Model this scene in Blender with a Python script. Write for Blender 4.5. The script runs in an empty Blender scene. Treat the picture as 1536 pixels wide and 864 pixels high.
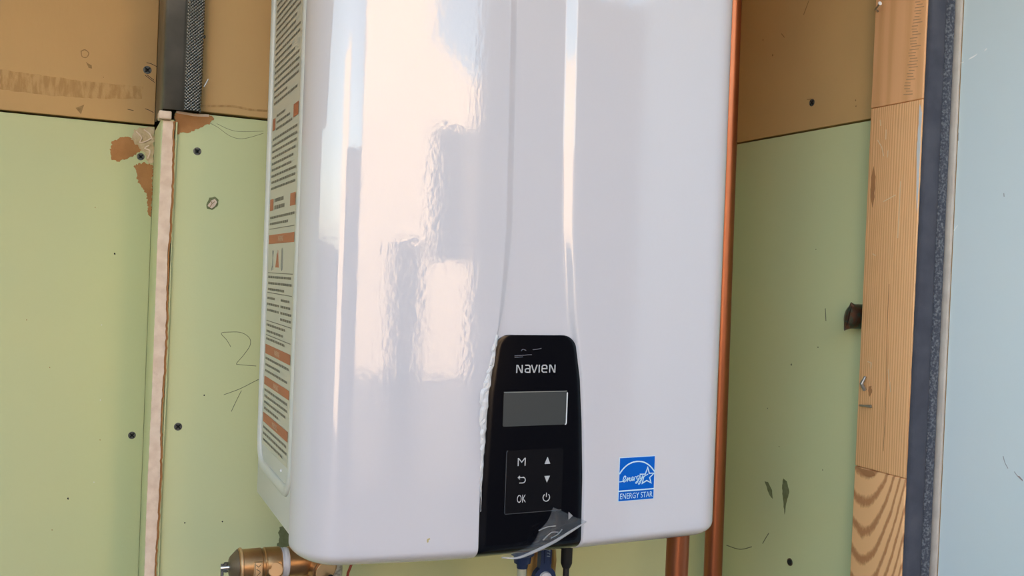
import bpy, bmesh, math, random
from math import sin, cos, tan, pi, sqrt, radians, atan2
from mathutils import Vector, Matrix
random.seed(7)
S = bpy.context.scene
COL = S.collection

# ------------------------------------------------------------------ camera
cam = bpy.data.cameras.new('camera')
camo = bpy.data.objects.new('camera', cam); COL.objects.link(camo)
cam.sensor_fit = 'HORIZONTAL'; cam.sensor_width = 36.0; cam.lens = 36.0 * 1400 / 1536
cam.clip_start = 0.02; cam.clip_end = 300
yaw, pit, rol = radians(24.7), radians(0.61), radians(2.35)
Fw = Vector((sin(yaw) * cos(pit), cos(yaw) * cos(pit), -sin(pit)))
r0 = Vector((cos(yaw), -sin(yaw), 0)); u0 = r0.cross(Fw)
Rt = r0 * cos(rol) + u0 * sin(rol); Up = r0 * -sin(rol) + u0 * cos(rol)
M = Matrix((Rt, Up, -Fw)).transposed().to_4x4(); M.translation = (0, 0, 1.5)
camo.matrix_world = M
S.camera = camo

# ------------------------------------------------------------------ sky, sun, exposure
W = bpy.data.worlds.new('sky'); S.world = W; W.use_nodes = True
wn = W.node_tree.nodes; wl = W.node_tree.links; wn.clear()
sky = wn.new('ShaderNodeTexSky'); sky.sky_type = 'NISHITA'; sky.sun_disc = False
SUN_EL = 27.0; SUN_AZ = 25.0             # azimuth from +Y towards +X: behind the wall, from the right
sky.sun_elevation = radians(SUN_EL); sky.sun_rotation = radians(SUN_AZ)   # same side as the sun lamp
sky.air_density = 1.0; sky.dust_density = 2.2; sky.ozone_density = 1.0
bg = wn.new('ShaderNodeBackground'); bg.inputs['Strength'].default_value = 0.62
wo = wn.new('ShaderNodeOutputWorld')
wb_ = wn.new('ShaderNodeMix'); wb_.data_type = 'RGBA'; wb_.blend_type = 'MULTIPLY'; wb_.inputs[0].default_value = 1.0
wb_.inputs[7].default_value = (1.16, 1.0, 0.82, 1)   # the camera's white balance, even over the whole sky
wl.new(sky.outputs[0], wb_.inputs[6]); wl.new(wb_.outputs[2], bg.inputs[0]); wl.new(bg.outputs[0], wo.inputs[0])
sd = bpy.data.lights.new('sun', 'SUN'); sd.energy = 13.0; sd.color = (1.0, 0.73, 0.47); sd.angle = radians(0.6)
so = bpy.data.objects.new('sun', sd); COL.objects.link(so)
el, az = radians(SUN_EL), radians(SUN_AZ)
to_sun = Vector((sin(az) * cos(el), cos(az) * cos(el), sin(el)))
so.rotation_euler = to_sun.to_track_quat('Z', 'Y').to_euler(); so.location = (0, 6, 8)
S.view_settings.view_transform = 'Standard'; S.view_settings.look = 'None'
S.view_settings.gamma = 1.0; S.view_settings.use_curve_mapping = False
S.view_settings.exposure = 0.42

# ------------------------------------------------------------------ materials
def mat(name, col, rough=0.6, metal=0.0, spec=0.5, var=None, scale=4.0, detail=4.0, stretch=(1, 1, 1),
        ramp=(0.35, 0.65), bump=0.0, bscale=60.0, bdist=0.001, bstretch=(1, 1, 1), rvar=0.0, coat=0.0):
    m = bpy.data.materials.new(name); m.use_nodes = True
    nt = m.node_tree; N = nt.nodes; L = nt.links
    b = N['Principled BSDF']
    b.inputs['Base Color'].default_value = (*col, 1); b.inputs['Roughness'].default_value = rough
    b.inputs['Metallic'].default_value = metal; b.inputs['Specular IOR Level'].default_value = spec
    b.inputs['Coat Weight'].default_value = coat
    tc = N.new('ShaderNodeTexCoord')
    def noise(sc, st, dt=4.0):
        mp = N.new('ShaderNodeMapping'); mp.inputs['Scale'].default_value = st
        L.new(tc.outputs['Object'], mp.inputs['Vector'])
        n = N.new('ShaderNodeTexNoise'); n.inputs['Scale'].default_value = sc; n.inputs['Detail'].default_value = dt
        L.new(mp.outputs[0], n.inputs['Vector']); return n
    if var:
        n = noise(scale, stretch, detail)
        r = N.new('ShaderNodeValToRGB'); r.color_ramp.elements[0].position = ramp[0]; r.color_ramp.elements[1].position = ramp[1]
        r.color_ramp.elements[0].color = (*col, 1); r.color_ramp.elements[1].color = (*var, 1)
        L.new(n.outputs['Fac'], r.inputs[0]); L.new(r.outputs[0], b.inputs['Base Color'])
        if rvar:
            mr = N.new('ShaderNodeMapRange'); mr.inputs['To Min'].default_value = rough; mr.inputs['To Max'].default_value = rough + rvar
            L.new(n.outputs['Fac'], mr.inputs[0]); L.new(mr.outputs[0], b.inputs['Roughness'])
    if bump:
        n2 = noise(bscale, bstretch, 3.0)
        bp = N.new('ShaderNodeBump'); bp.inputs['Strength'].default_value = bump; bp.inputs['Distance'].default_value = bdist
        L.new(n2.outputs['Fac'], bp.inputs['Height']); L.new(bp.outputs[0], b.inputs['Normal'])
    return m

def film_mat(name, tint, opac, rough):
    m = bpy.data.materials.new(name); m.use_nodes = True
    nt = m.node_tree; N = nt.nodes; L = nt.links
    b = N['Principled BSDF']; o = N['Material Output']
    b.inputs['Base Color'].default_value = (*tint, 1); b.inputs['Roughness'].default_value = rough
    tr = N.new('ShaderNodeBsdfTransparent'); mx = N.new('ShaderNodeMixShader')
    mx.inputs[0].default_value = opac
    L.new(tr.outputs[0], mx.inputs[1]); L.new(b.outputs[0], mx.inputs[2]); L.new(mx.outputs[0], o.inputs[0])
    return m

MT = {}
MT['green'] = mat('green_drywall_paper', (0.58, 0.60, 0.33), 0.75, var=(0.54, 0.59, 0.34), scale=3.0, bump=0.25, bscale=350, bdist=0.0004, spec=0.3)
MT['tan'] = mat('tan_sheathing_board', (0.60, 0.385, 0.17), 0.75, var=(0.54, 0.345, 0.155), scale=5.0, bump=0.3, bscale=200, bdist=0.0005, bstretch=(1, 1, 0.4), spec=0.3)
MT['brownpaper'] = mat('torn_brown_paper', (0.44, 0.215, 0.085), 0.9, var=(0.36, 0.17, 0.065), scale=60, bump=0.5, bscale=500, bdist=0.0006, spec=0.2)
MT['gypsum'] = mat('gypsum_core', (0.80, 0.66, 0.54), 0.9, var=(0.70, 0.55, 0.44), scale=90, bump=0.6, bscale=300, bdist=0.001, spec=0.2)
MT['whitepaper'] = mat('peeled_plaster', (0.62, 0.50, 0.33), 0.9, var=(0.50, 0.37, 0.21), scale=120, bump=0.8, bscale=180, bdist=0.002, spec=0.2)
MT['core'] = mat('framing_void', (0.10, 0.08, 0.05), 0.9)
MT['galv'] = mat('galvanised_steel', (0.24, 0.23, 0.21), 0.5, metal=0.7, var=(0.17, 0.165, 0.15), scale=25, bump=0.1, bscale=120)
MT['pencil'] = mat('pencil_graphite', (0.15, 0.16, 0.10), 0.8)
MT['mark'] = mat('brown_smudge', (0.27, 0.16, 0.06), 0.9, var=(0.35, 0.22, 0.09), scale=200)
MT['stamp'] = mat('scuffed_board', (0.40, 0.235, 0.09), 0.9, var=(0.50, 0.32, 0.14), scale=220, stretch=(1, 1, 0.25), ramp=(0.42, 0.60), bump=0.5, bscale=400)
MT['moss'] = mat('olive_stain', (0.135, 0.155, 0.065), 0.9, var=(0.20, 0.22, 0.11), scale=120)
MT['screw'] = mat('phosphate_screw', (0.11, 0.11, 0.10), 0.55, metal=0.5)
MT['dark'] = mat('black_recess', (0.012, 0.012, 0.012), 0.8)
MT['copper'] = mat('copper_tube', (0.50, 0.185, 0.095), 0.30, metal=1.0, var=(0.33, 0.12, 0.062), scale=14, stretch=(1, 1, 0.25), detail=8, rvar=0.18)
MT['oldcopper'] = mat('oxidised_copper', (0.17, 0.10, 0.07), 0.45, metal=0.9, var=(0.10, 0.14, 0.12), scale=110, ramp=(0.5, 0.62))
MT['white'] = mat('gloss_white_enamel', (0.68, 0.665, 0.71), 0.02, bump=0.12, bscale=240, bdist=0.0005, bstretch=(1, 1, 0.6), spec=0.9)
MT['sidewhite'] = mat('white_powder_coat', (0.66, 0.67, 0.64), 0.35, bump=0.05, bscale=500)
MT['label'] = mat('warning_label_paper', (0.60, 0.58, 0.49), 0.45)
MT['ink'] = mat('grey_label_ink', (0.23, 0.21, 0.17), 0.6)
MT['orange'] = mat('orange_label_ink', (0.48, 0.155, 0.075), 0.5)
MT['pale'] = mat('pale_label_print', (0.70, 0.52, 0.38), 0.5)
MT['figgrey'] = mat('grey_figure_print', (0.28, 0.28, 0.26), 0.5)
MT['black'] = mat('black_panel_plastic', (0.003, 0.0035, 0.006), 0.13, spec=0.3)
MT['padblack'] = mat('black_button_membrane', (0.005, 0.0055, 0.008), 0.2, spec=0.35)
MT['lcd'] = mat('grey_lcd_glass', (0.062, 0.067, 0.067), 0.22, spec=0.4)
MT['silver'] = mat('silver_print', (0.52, 0.52, 0.53), 0.4)
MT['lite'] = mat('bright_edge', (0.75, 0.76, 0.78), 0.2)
MT['blue'] = mat('sticker_blue', (0.0, 0.120, 0.58), 0.45, spec=0.15)
MT['stwhite'] = mat('sticker_pale_print', (0.58, 0.80, 0.92), 0.4)
MT['film'] = film_mat('clear_protective_film', (0.32, 0.33, 0.35), 0.17, 0.12)
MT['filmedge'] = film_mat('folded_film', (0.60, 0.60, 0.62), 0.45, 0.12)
MT['crinkle'] = film_mat('crinkled_film', (0.92, 0.90, 0.89), 0.62, 0.12)
MT['brass'] = mat('cast_brass', (0.60, 0.36, 0.17), 0.36, metal=0.95, var=(0.46, 0.25, 0.12), scale=40, bump=0.15, bscale=600, bdist=0.0004)
MT['brassdark'] = mat('dull_brass', (0.22, 0.17, 0.12), 0.5, metal=0.8)
MT['brassflat'] = mat('bright_brass_flat', (0.80, 0.54, 0.30), 0.45, metal=0.75)
MT['chrome'] = mat('chrome_steel', (0.75, 0.76, 0.76), 0.18, metal=1.0)
MT['ptfe'] = mat('white_thread_tape', (0.80, 0.80, 0.83), 0.5, var=(0.55, 0.55, 0.62), scale=300, stretch=(1, 0.1, 0.1))
MT['clearpipe'] = mat('scuffed_grey_pipe', (0.50, 0.49, 0.43), 0.4, metal=0.3, var=(0.24, 0.23, 0.20), scale=260, ramp=(0.4, 0.6), bump=0.4, bscale=400)
MT['navy'] = mat('navy_blue_plastic', (0.012, 0.026, 0.085), 0.35)
MT['rubber'] = mat('black_rubber', (0.010, 0.010, 0.012), 0.5)
MT['red'] = mat('red_wire', (0.30, 0.05, 0.03), 0.4)
MT['yellow'] = mat('yellow_wire_nut', (0.62, 0.38, 0.02), 0.5)
MT['pvc'] = mat('grey_plastic_tube', (0.45, 0.46, 0.36), 0.4)
MT['foam'] = mat('charcoal_foam', (0.052, 0.055, 0.075), 0.85, var=(0.075, 0.078, 0.10), scale=40, bump=0.4, bscale=900, bdist=0.0008)
MT['foamworn'] = mat('worn_grey_foam', (0.06, 0.065, 0.085), 0.9, var=(0.20, 0.21, 0.23), scale=420, ramp=(0.45, 0.70), bump=0.8, bscale=700, bdist=0.0012)
MT['beige'] = mat('beige_door_edge', (0.60, 0.53, 0.46), 0.7, var=(0.52, 0.45, 0.39), scale=60)
MT['door'] = mat('pale_blue_paint', (0.74, 0.83, 0.86), 0.5, var=(0.71, 0.82, 0.86), scale=5, bump=0.12, bscale=30, bdist=0.001)
MT['stucco'] = mat('pale_stucco', (0.80, 0.70, 0.58), 0.9, var=(0.74, 0.64, 0.52), scale=3, bump=0.5, bscale=60, bdist=0.004)
MT['darkreflect'] = mat('dark_reflection_shape', (0.03, 0.035, 0.045), 0.1)  # for the dark shapes added to the opposite house for the reflection
MT['darkblocker'] = mat('dark_light_blocker', (0.050, 0.040, 0.032), 0.8, var=(0.035, 0.028, 0.022), scale=8, stretch=(1, 1, 0.1))  # for the added fences that hold back light
MT['concrete'] = mat('concrete_paving', (0.15, 0.145, 0.14), 0.9, var=(0.12, 0.115, 0.11), scale=2.5, bump=0.3, bscale=60)
MT['steelpin'] = mat('nail_steel', (0.42, 0.40, 0.38), 0.4, metal=0.8)
MT['speck'] = mat('yellow_drip', (0.50, 0.42, 0.20), 0.5)

def wood_mat(name, light, dark, mode):
    m = bpy.data.materials.new(name); m.use_nodes = True
    nt = m.node_tree; N = nt.nodes; L = nt.links; b = N['Principled BSDF']
    b.inputs['Roughness'].default_value = 0.65; b.inputs['Specular IOR Level'].default_value = 0.3
    tc = N.new('ShaderNodeTexCoord')
    sp = N.new('ShaderNodeSeparateXYZ'); L.new(tc.outputs['Object'], sp.inputs[0])
    def mth(op, a, c=None):
        n = N.new('ShaderNodeMath'); n.operation = op
        for i, v in enumerate((a, c)):
            if v is None: continue
            if isinstance(v, (int, float)): n.inputs[i].default_value = v
            else: L.new(v, n.inputs[i])
        return n.outputs[0]
    mp = N.new('ShaderNodeMapping'); mp.inputs['Scale'].default_value = (1, 1, 0.06) if mode != 'cath' else (1, 1, 0.5)
    L.new(tc.outputs['Object'], mp.inputs[0])
    nz = N.new('ShaderNodeTexNoise'); nz.inputs['Scale'].default_value = 28; nz.inputs['Detail'].default_value = 3; L.new(mp.outputs[0], nz.inputs['Vector'])
    fine = N.new('ShaderNodeTexNoise'); fine.inputs['Scale'].default_value = 420; L.new(mp.outputs[0], fine.inputs['Vector'])
    if mode == 'cath':
        # nested cathedral arches: distance to a parabola whose axis stands near the left edge
        dy = mth('SUBTRACT', sp.outputs[1], 0.0206)
        par = mth('MULTIPLY', mth('MULTIPLY', dy, dy), 42.0)
        g = mth('SUBTRACT', sp.outputs[2], par)
        g = mth('ADD', g, mth('MULTIPLY', nz.outputs['Fac'], 0.022))
        w = mth('SINE', mth('MULTIPLY', g, 6.283 / 0.031))
        lo, hi = 0.55, 0.95
    else:
        k = 0.0032 if mode == 'fine' else 0.02
        g = mth('ADD', sp.outputs[1], mth('MULTIPLY', nz.outputs['Fac'], 0.012 if mode == 'fine' else 0.035))
        w = mth('SINE', mth('MULTIPLY', g, 6.283 / k))
        lo, hi = 0.1, 1.0
    t = mth('MULTIPLY', mth('ADD', w, 1.0), 0.5)
    t = mth('ADD', t, mth('MULTIPLY', mth('SUBTRACT', fine.outputs['Fac'], 0.5), 0.5))
    r = N.new('ShaderNodeValToRGB'); r.color_ramp.elements[0].position = lo; r.color_ramp.elements[1].position = hi
    r.color_ramp.elements[0].color = (*light, 1); r.color_ramp.elements[1].color = (*dark, 1)
    L.new(t, r.inputs[0]); L.new(r.outputs[0], b.inputs['Base Color'])
    bp = N.new('ShaderNodeBump'); bp.inputs['Strength'].default_value = 0.2; bp.inputs['Distance'].default_value = 0.0005
    L.new(t, bp.inputs['Height']); L.new(bp.outputs[0], b.inputs['Normal'])
    return m
MT['wood_plain'] = wood_mat('planed_fir', (0.94, 0.52, 0.26), (0.84, 0.44, 0.205), 'plain')
MT['wood_fine'] = wood_mat('straight_grain_fir', (0.96, 0.56, 0.28), (0.76, 0.39, 0.17), 'fine')
MT['wood_cath'] = wood_mat('arched_grain_fir', (0.90, 0.52, 0.25), (0.52, 0.235, 0.10), 'cath')

def knurl_mat():
    m = mat('knurled_galvanised_steel', (0.36, 0.36, 0.35), 0.45, metal=0.8)
    nt = m.node_tree; N = nt.nodes; L = nt.links; b = N['Principled BSDF']
    tc = N.new('ShaderNodeTexCoord'); mp = N.new('ShaderNodeMapping'); mp.inputs['Scale'].default_value = (300, 300, 300)
    L.new(tc.outputs['Object'], mp.inputs[0])
    sp = N.new('ShaderNodeSeparateXYZ'); L.new(mp.outputs[0], sp.inputs[0])
    a = N.new('ShaderNodeMath'); a.operation = 'SINE'; mu = N.new('ShaderNodeMath'); mu.operation = 'MULTIPLY'; mu.inputs[1].default_value = 6.283
    L.new(sp.outputs[0], mu.inputs[0]); L.new(mu.outputs[0], a.inputs[0])
    c = N.new('ShaderNodeMath'); c.operation = 'SINE'; mu2 = N.new('ShaderNodeMath'); mu2.operation = 'MULTIPLY'; mu2.inputs[1].default_value = 6.283
    L.new(sp.outputs[2], mu2.inputs[0]); L.new(mu2.outputs[0], c.inputs[0])
    p = N.new('ShaderNodeMath'); p.operation = 'MULTIPLY'; L.new(a.outputs[0], p.inputs[0]); L.new(c.outputs[0], p.inputs[1])
    r = N.new('ShaderNodeValToRGB'); r.color_ramp.elements[0].position = 0.2; r.color_ramp.elements[1].position = 0.75
    r.color_ramp.elements[0].color = (0.34, 0.34, 0.33, 1); r.color_ramp.elements[1].color = (0.07, 0.07, 0.07, 1)
    L.new(p.outputs[0], r.inputs[0]); L.new(r.outputs[0], b.inputs['Base Color'])
    bp = N.new('ShaderNodeBump'); bp.inputs['Strength'].default_value = 0.8; bp.inputs['Distance'].default_value = 0.001; bp.invert = True
    L.new(p.outputs[0], bp.inputs['Height']); L.new(bp.outputs[0], b.inputs['Normal'])
    return m
MT['knurl'] = knurl_mat()

# ------------------------------------------------------------------ builders (all coordinates in metres, world)
ORG = {}
def put(name, verts, faces, m, parent=None, smooth=False, org=None):
    """one mesh object; vertices are given in world coordinates"""
    vs = [Vector(v) for v in verts]
    if parent is not None: o0 = ORG[parent.name]
    else:
        if org is None:
            xs = [v.x for v in vs]; ys = [v.y for v in vs]; zs = [v.z for v in vs]
            org = ((min(xs) + max(xs)) / 2, (min(ys) + max(ys)) / 2, min(zs))
        o0 = Vector(org)
    me = bpy.data.meshes.new(name)
    me.from_pydata([tuple(v - o0) for v in vs], [], faces); me.update()
    bm = bmesh.new(); bm.from_mesh(me); bmesh.ops.recalc_face_normals(bm, faces=bm.faces); bm.to_mesh(me); bm.free()
    if smooth:
        for p in me.polygons: p.use_smooth = True
    mm = MT[m] if isinstance(m, str) else m
    me.materials.append(mm)
    o = bpy.data.objects.new(name, me); COL.objects.link(o)
    if parent is not None: o.parent = parent
    else: o.location = o0
    ORG[o.name] = o0
    return o

def empty(name, loc, label, cat, group=None):
    o = bpy.data.objects.new(name, None); COL.objects.link(o); o.location = loc; o.empty_display_size = 0.05
    ORG[o.name] = Vector(loc); o['label'] = label; o['category'] = cat
    if group: o['group'] = group
    return o
def tag(o, label, cat=None, kind=None):
    o['label'] = label
    if cat: o['category'] = cat
    if kind: o['kind'] = kind
    return o

def sharp(o, ang=35):
    """smooth shading with hard edges kept"""
    me = o.data
    bm = bmesh.new(); bm.from_mesh(me)
    for f in bm.faces: f.smooth = True
    for e in bm.edges:
        if len(e.link_faces) == 2 and e.calc_face_angle() > radians(ang): e.smooth = False
    bm.to_mesh(me); bm.free(); return o

def box(name, x0, x1, y0, y1, z0, z1, m, parent=None, bev=0.0, seg=2, org=None):
    vs = [(x, y, z) for x in (x0, x1) for y in (y0, y1) for z in (z0, z1)]
    fs = [(0, 1, 3, 2), (4, 6, 7, 5), (0, 4, 5, 1), (2, 3, 7, 6), (0, 2, 6, 4), (1, 5, 7, 3)]
    o = put(name, vs, fs, m, parent, org=org)
    if bev:
        bm = bmesh.new(); bm.from_mesh(o.data)
        bmesh.ops.bevel(bm, geom=bm.edges[:], offset=bev, segments=seg, affect='EDGES', profile=0.5)
        bm.to_mesh(o.data); bm.free(); sharp(o, 50)
    return o

def frame_of(d):
    d = Vector(d).normalized(); a = Vector((0, 0, 1)) if abs(d.z) < 0.9 else Vector((1, 0, 0))
    u = d.cross(a).normalized(); return u, d.cross(u).normalized()

def tube(name, pts, r, m, parent=None, n=20, cap=True, sq=1.0):
    pts = [Vector(p) for p in pts]; vs = []; fs = []
    u, v = frame_of(pts[1] - pts[0])
    for i, p in enumerate(pts):
        d = (pts[min(i + 1, len(pts) - 1)] - pts[max(i - 1, 0)]).normalized()
        u = (u - d * u.dot(d)).normalized(); v = d.cross(u)
        rr = r[i] if isinstance(r, (list, tuple)) else r
        for k in range(n):
            a = 2 * pi * k / n; vs.append(p + u * cos(a) * rr + v * sin(a) * rr * sq)
    for i in range(len(pts) - 1):
        for k in range(n):
            fs.append((i * n + k, i * n + (k + 1) % n, (i + 1) * n + (k + 1) % n, (i + 1) * n + k))
    if cap: fs.append(tuple(range(n))); fs.append(tuple(range((len(pts) - 1) * n, len(pts) * n)))
    return sharp(put(name, vs, fs, m, parent), 40)

def lathe(name, c, d, prof, m, parent=None, n=40, ang=35):
    """prof: list of (distance along d, radius)"""
    c = Vector(c); d = Vector(d).normalized(); u, v = frame_of(d); vs = []; fs = []
    for (t, r) in prof:
        for k in range(n):
            a = 2 * pi * k / n; vs.append(c + d * t + (u * cos(a) + v * sin(a)) * max(r, 1e-5))
    for i in range(len(prof) - 1):
        for k in range(n): fs.append((i * n + k, i * n + (k + 1) % n, (i + 1) * n + (k + 1) % n, (i + 1) * n + k))
    fs.append(tuple(range(n))); fs.append(tuple(range((len(prof) - 1) * n, len(prof) * n)))
    return sharp(put(name, vs, fs, m, parent), ang)

# planes: (a, z, h) -> world, h = how far it stands out towards the viewer's side
def onY(Y): return lambda a, z, h: (a, Y - h, z)
def onX(X): return lambda a, z, h: (X - h, a, z)

def rough_poly(pts, amp, step):
    out = []
    for i in range(len(pts)):
        a = Vector(pts[i]); b = Vector(pts[(i + 1) % len(pts)]); n = max(1, int((b - a).length / step))
        for k in range(n):
            p = a.lerp(b, k / n); nn = Vector((-(b - a).y, (b - a).x)).normalized()
            out.append(p + nn * random.uniform(-amp, amp))
    return out

def patch(name, pts, pl, m, parent, h=0.0004, amp=0.0, step=0.004, back=0.0):
    P = rough_poly(pts, amp, step) if amp else [Vector(p) for p in pts]; n = len(P)
    vs = [pl(p[0], p[1], h) for p in P] + [pl(p[0], p[1], -back) for p in P]
    fs = [tuple(range(n))] + [(i, (i + 1) % n, n + (i + 1) % n, n + i) for i in range(n)]
    return put(name, vs, fs, m, parent)

def ribbon_geo(lines, w, pl, h, base=0.0):
    """strokes of width w as raised flat ribbons; lines: list of point lists, (pts, closed) allowed"""
    vs = []; fs = []
    for ln in lines:
        closed = False
        if isinstance(ln, tuple) and isinstance(ln[1], bool): ln, closed = ln
        P = [Vector(p) for p in ln]; n = len(P); L0 = len(vs)
        for i, p in enumerate(P):
            a = P[(i - 1) % n] if (closed or i > 0) else None; c = P[(i + 1) % n] if (closed or i < n - 1) else None
            d1 = (p - a).normalized() if a is not None else (c - p).normalized()
            d2 = (c - p).normalized() if c is not None else d1
            t = (d1 + d2); t = t.normalized() if t.length > 1e-6 else d1
            nn = Vector((-t.y, t.x)); k = 1.0 / max(0.45, abs(nn.dot(Vector((-d1.y, d1.x)))))
            e = p.copy()
            if not closed and i == 0: e = p - d1 * w * 0.35
            if not closed and i == n - 1: e = p + d1 * w * 0.35
            q1 = e + nn * w / 2 * k; q2 = e - nn * w / 2 * k
            vs += [pl(q1[0], q1[1], h), pl(q2[0], q2[1], h), pl(q1[0], q1[1], base), pl(q2[0], q2[1], base)]
        for i in range(n if closed else n - 1):
            a = L0 + 4 * i; b = L0 + 4 * ((i + 1) % n)
            fs += [(a, a + 1, b + 1, b), (a, b, b + 2, a + 2), (a + 1, a + 3, b + 3, b + 1)]
    return vs, fs
def ribbons(name, lines, w, pl, h, m, parent, base=0.0):
    vs, fs = ribbon_geo(lines, w, pl, h, base); return put(name, vs, fs, m, parent)

def curve(P, n=8):
    """Catmull-Rom through the points"""
    P = [Vector(p) for p in P]; out = []
    for i in range(len(P) - 1):
        a = P[max(i - 1, 0)]; b = P[i]; c = P[i + 1]; d = P[min(i + 2, len(P) - 1)]
        for k in range(n):
            t = k / n
            out.append(0.5 * ((2 * b) + (c - a) * t + (2 * a - 5 * b + 4 * c - d) * t * t + (3 * b - a - 3 * c + d) * t ** 3))
    out.append(P[-1]); return out

def text_geo(body, a0, a1, z0, z1, pl, h):
    cu = bpy.data.curves.new('lettering', 'FONT'); cu.body = body; cu.resolution_u = 3
    ob = bpy.data.objects.new('lettering', cu); COL.objects.link(ob)
    bpy.context.view_layer.update()
    me = ob.evaluated_get(bpy.context.evaluated_depsgraph_get()).to_mesh()
    V = [v.co.copy() for v in me.vertices]; Fc = [tuple(p.vertices) for p in me.polygons]
    bpy.data.objects.remove(ob); bpy.data.curves.remove(cu)
    x0 = min(v.x for v in V); x1 = max(v.x for v in V); y0 = min(v.y for v in V); y1 = max(v.y for v in V)
    vs = [pl(a0 + (v.x - x0) / (x1 - x0) * (a1 - a0), z0 + (v.y - y0) / (y1 - y0) * (z1 - z0), h) for v in V]
    return vs, Fc
def text(name, body, a0, a1, z0, z1, pl, h, m, parent):
    vs, fs = text_geo(body, a0, a1, z0, z1, pl, h); return put(name, vs, fs, m, parent)

def drywall_screw(a, z, pl, parent, r=0.0042, axis=(0, -1, 0)):
    c = Vector(pl(a, z, 0.0)); d = Vector(axis)
    s = lathe('screw', c - d * 0.001, d, [(0, r * 1.02), (0.0012, r), (0.0014, r * 0.8), (0.0010, r * 0.45)], 'screw', parent, n=18)
    t = 0.2 * r
    ribbons('drive_recess', [[(a - r * .5, z - r * .5), (a + r * .5, z + r * .5)], [(a - r * .5, z + r * .5), (a + r * .5, z - r * .5)]], r * .28, pl, 0.0009, 'dark', s)
    return s

# ------------------------------------------------------------------ the setting
YL, YB, XR = 1.15, 1.05, 0.81            # left bay sheet, main back sheet, right-hand sheet
ZJ, ZJR = 1.6632, 1.6975                 # joints between green board and tan board
HC = 2.10                                # ceiling of the cupboard

wb = box('wall_back', -4.5, 4.5, 1.172, 1.32, 0.0, 4.10, 'core'); tag(wb, 'framing behind the back wall of the cupboard', kind='structure')
box('outer_board', 1.05, 4.5, 1.150, 1.172, 0.0, 4.10, 'stucco', wb)
# left bay
tl = box('upper_board', -3.2, 0.0692, YL, YL + 0.016, 1.6592, HC, 'tan', wb, 0.0008)
gl = box('green_board', -3.2, 0.0695, YL, YL + 0.016, 0.0, 1.6566, 'green', wb, 0.0008)
# main bay
tm = box('upper_board', 0.1085, 0.830, YB, YB + 0.016, ZJ + 0.0014, HC, 'tan', wb, 0.0008)
gm = box('green_board', 0.0835, 0.830, YB, YB + 0.016, 0.0, ZJ - 0.0014, 'green', wb, 0.0010)
# return strip of board between the two bays, its cut edge towards the room
rt = box('return_board', 0.0695, 0.0822, YB - 0.003, YL, 0.0, 1.652, 'green', wb, 0.0006)
def jag_strip(name, zs, fl, fr, y0, y1, m, parent):
    vs = []; fs = []
    for z in zs:
        a, b = fl(z), fr(z)
        vs += [(a, y0, z), (b, y0, z), (a, y1, z), (b, y1, z)]
    for i in range(len(zs) - 1):
        p, q = 4 * i, 4 * i + 4
        fs += [(p, p + 1, q + 1, q), (p, q, q + 2, p + 2), (p + 1, p + 3, q + 3, q + 1), (p + 2, q + 2, q + 3, p + 3)]
    fs += [(0, 2, 3, 1), (len(vs) - 4, len(vs) - 3, len(vs) - 1, len(vs) - 2)]
    return put(name, vs, fs, m, parent)
zs = [0.9 + i * (1.650 - 0.9) / 220 for i in range(221)]
rj = {z: random.uniform(-0.0005, 0.0005) + 0.0006 * sin(z * 41) for z in zs}
lj = {z: random.uniform(-0.0002, 0.0002) + 0.0003 * sin(z * 23 + 1) for z in zs}
lean = lambda z: (z - 1.40) * 0.0035
g_edge = jag_strip('gypsum_edge', zs, lambda z: 0.0697 + lean(z) + lj[z], lambda z: 0.0804 + lean(z) + rj[z], YB - 0.0062, YB - 0.001, 'gypsum', rt)
tag(g_edge, 'bare pinkish plaster core along the cut edge')
jag_strip('torn_paper_edge', zs, lambda z: 0.0800 + lean(z), lambda z: 0.0826 + lean(z) + rj[z] * 1.2, YB - 0.0046, YB - 0.001, 'brownpaper', rt)
jag_strip('paper_lip', zs, lambda z: 0.0829 + lean(z), lambda z: 0.0842 + lean(z) + lj[z], YB - 0.0038, YB - 0.001, 'green', rt)
cb = box('plaster_block', 0.0662, 0.0786, YB - 0.0135, YB + 0.01, 1.6508, 1.6592, 'gypsum', wb, 0.0012)
# torn paper and bare plaster near the joint
pL, pB, pR = onY(YL), onY(YB), onX(XR)
patch('torn_paper_patch', [(0.0232, 1.6235), (0.0249, 1.6349), (0.033, 1.6403), (0.0441, 1.6429), (0.0507, 1.636), (0.0573, 1.629), (0.0511, 1.6238), (0.0408, 1.6176), (0.0319, 1.613), (0.0255, 1.6147)], pL, 'brownpaper', gl, 0.0004, 0.0011, 0.0013)
patch('torn_paper_patch', [(0.0488, 1.6107), (0.0585, 1.6146), (0.0690, 1.6129), (0.0692, 1.5538), (0.0662, 1.5559), (0.0645, 1.5687), (0.0628, 1.58), (0.0544, 1.5906)], pL, 'brownpaper', gl, 0.0004, 0.0011, 0.0013)
patch('bare_plaster_patch', [(0.045, 1.6392), (0.0467, 1.65), (0.055, 1.6546), (0.0685, 1.6552), (0.0690, 1.6459), (0.0690, 1.6137), (0.0625, 1.6151), (0.0603, 1.6239), (0.0544, 1.631)], pL, 'whitepaper', gl, 0.0010, 0.0013, 0.0014)
ribbons('plaster_curl', [curve([(0.0500, 1.6490), (0.0555, 1.6430), (0.0540, 1.6370), (0.0610, 1.6395), (0.0655, 1.6430)]), curve([(0.058, 1.652), (0.064, 1.648), (0.067, 1.642)]), curve([(0.0635, 1.6345), (0.0595, 1.6310), (0.0650, 1.6285), (0.0630, 1.6200)])], 0.0012, pL, 0.0022, 'gypsum', gl, 0.0008)
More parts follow.
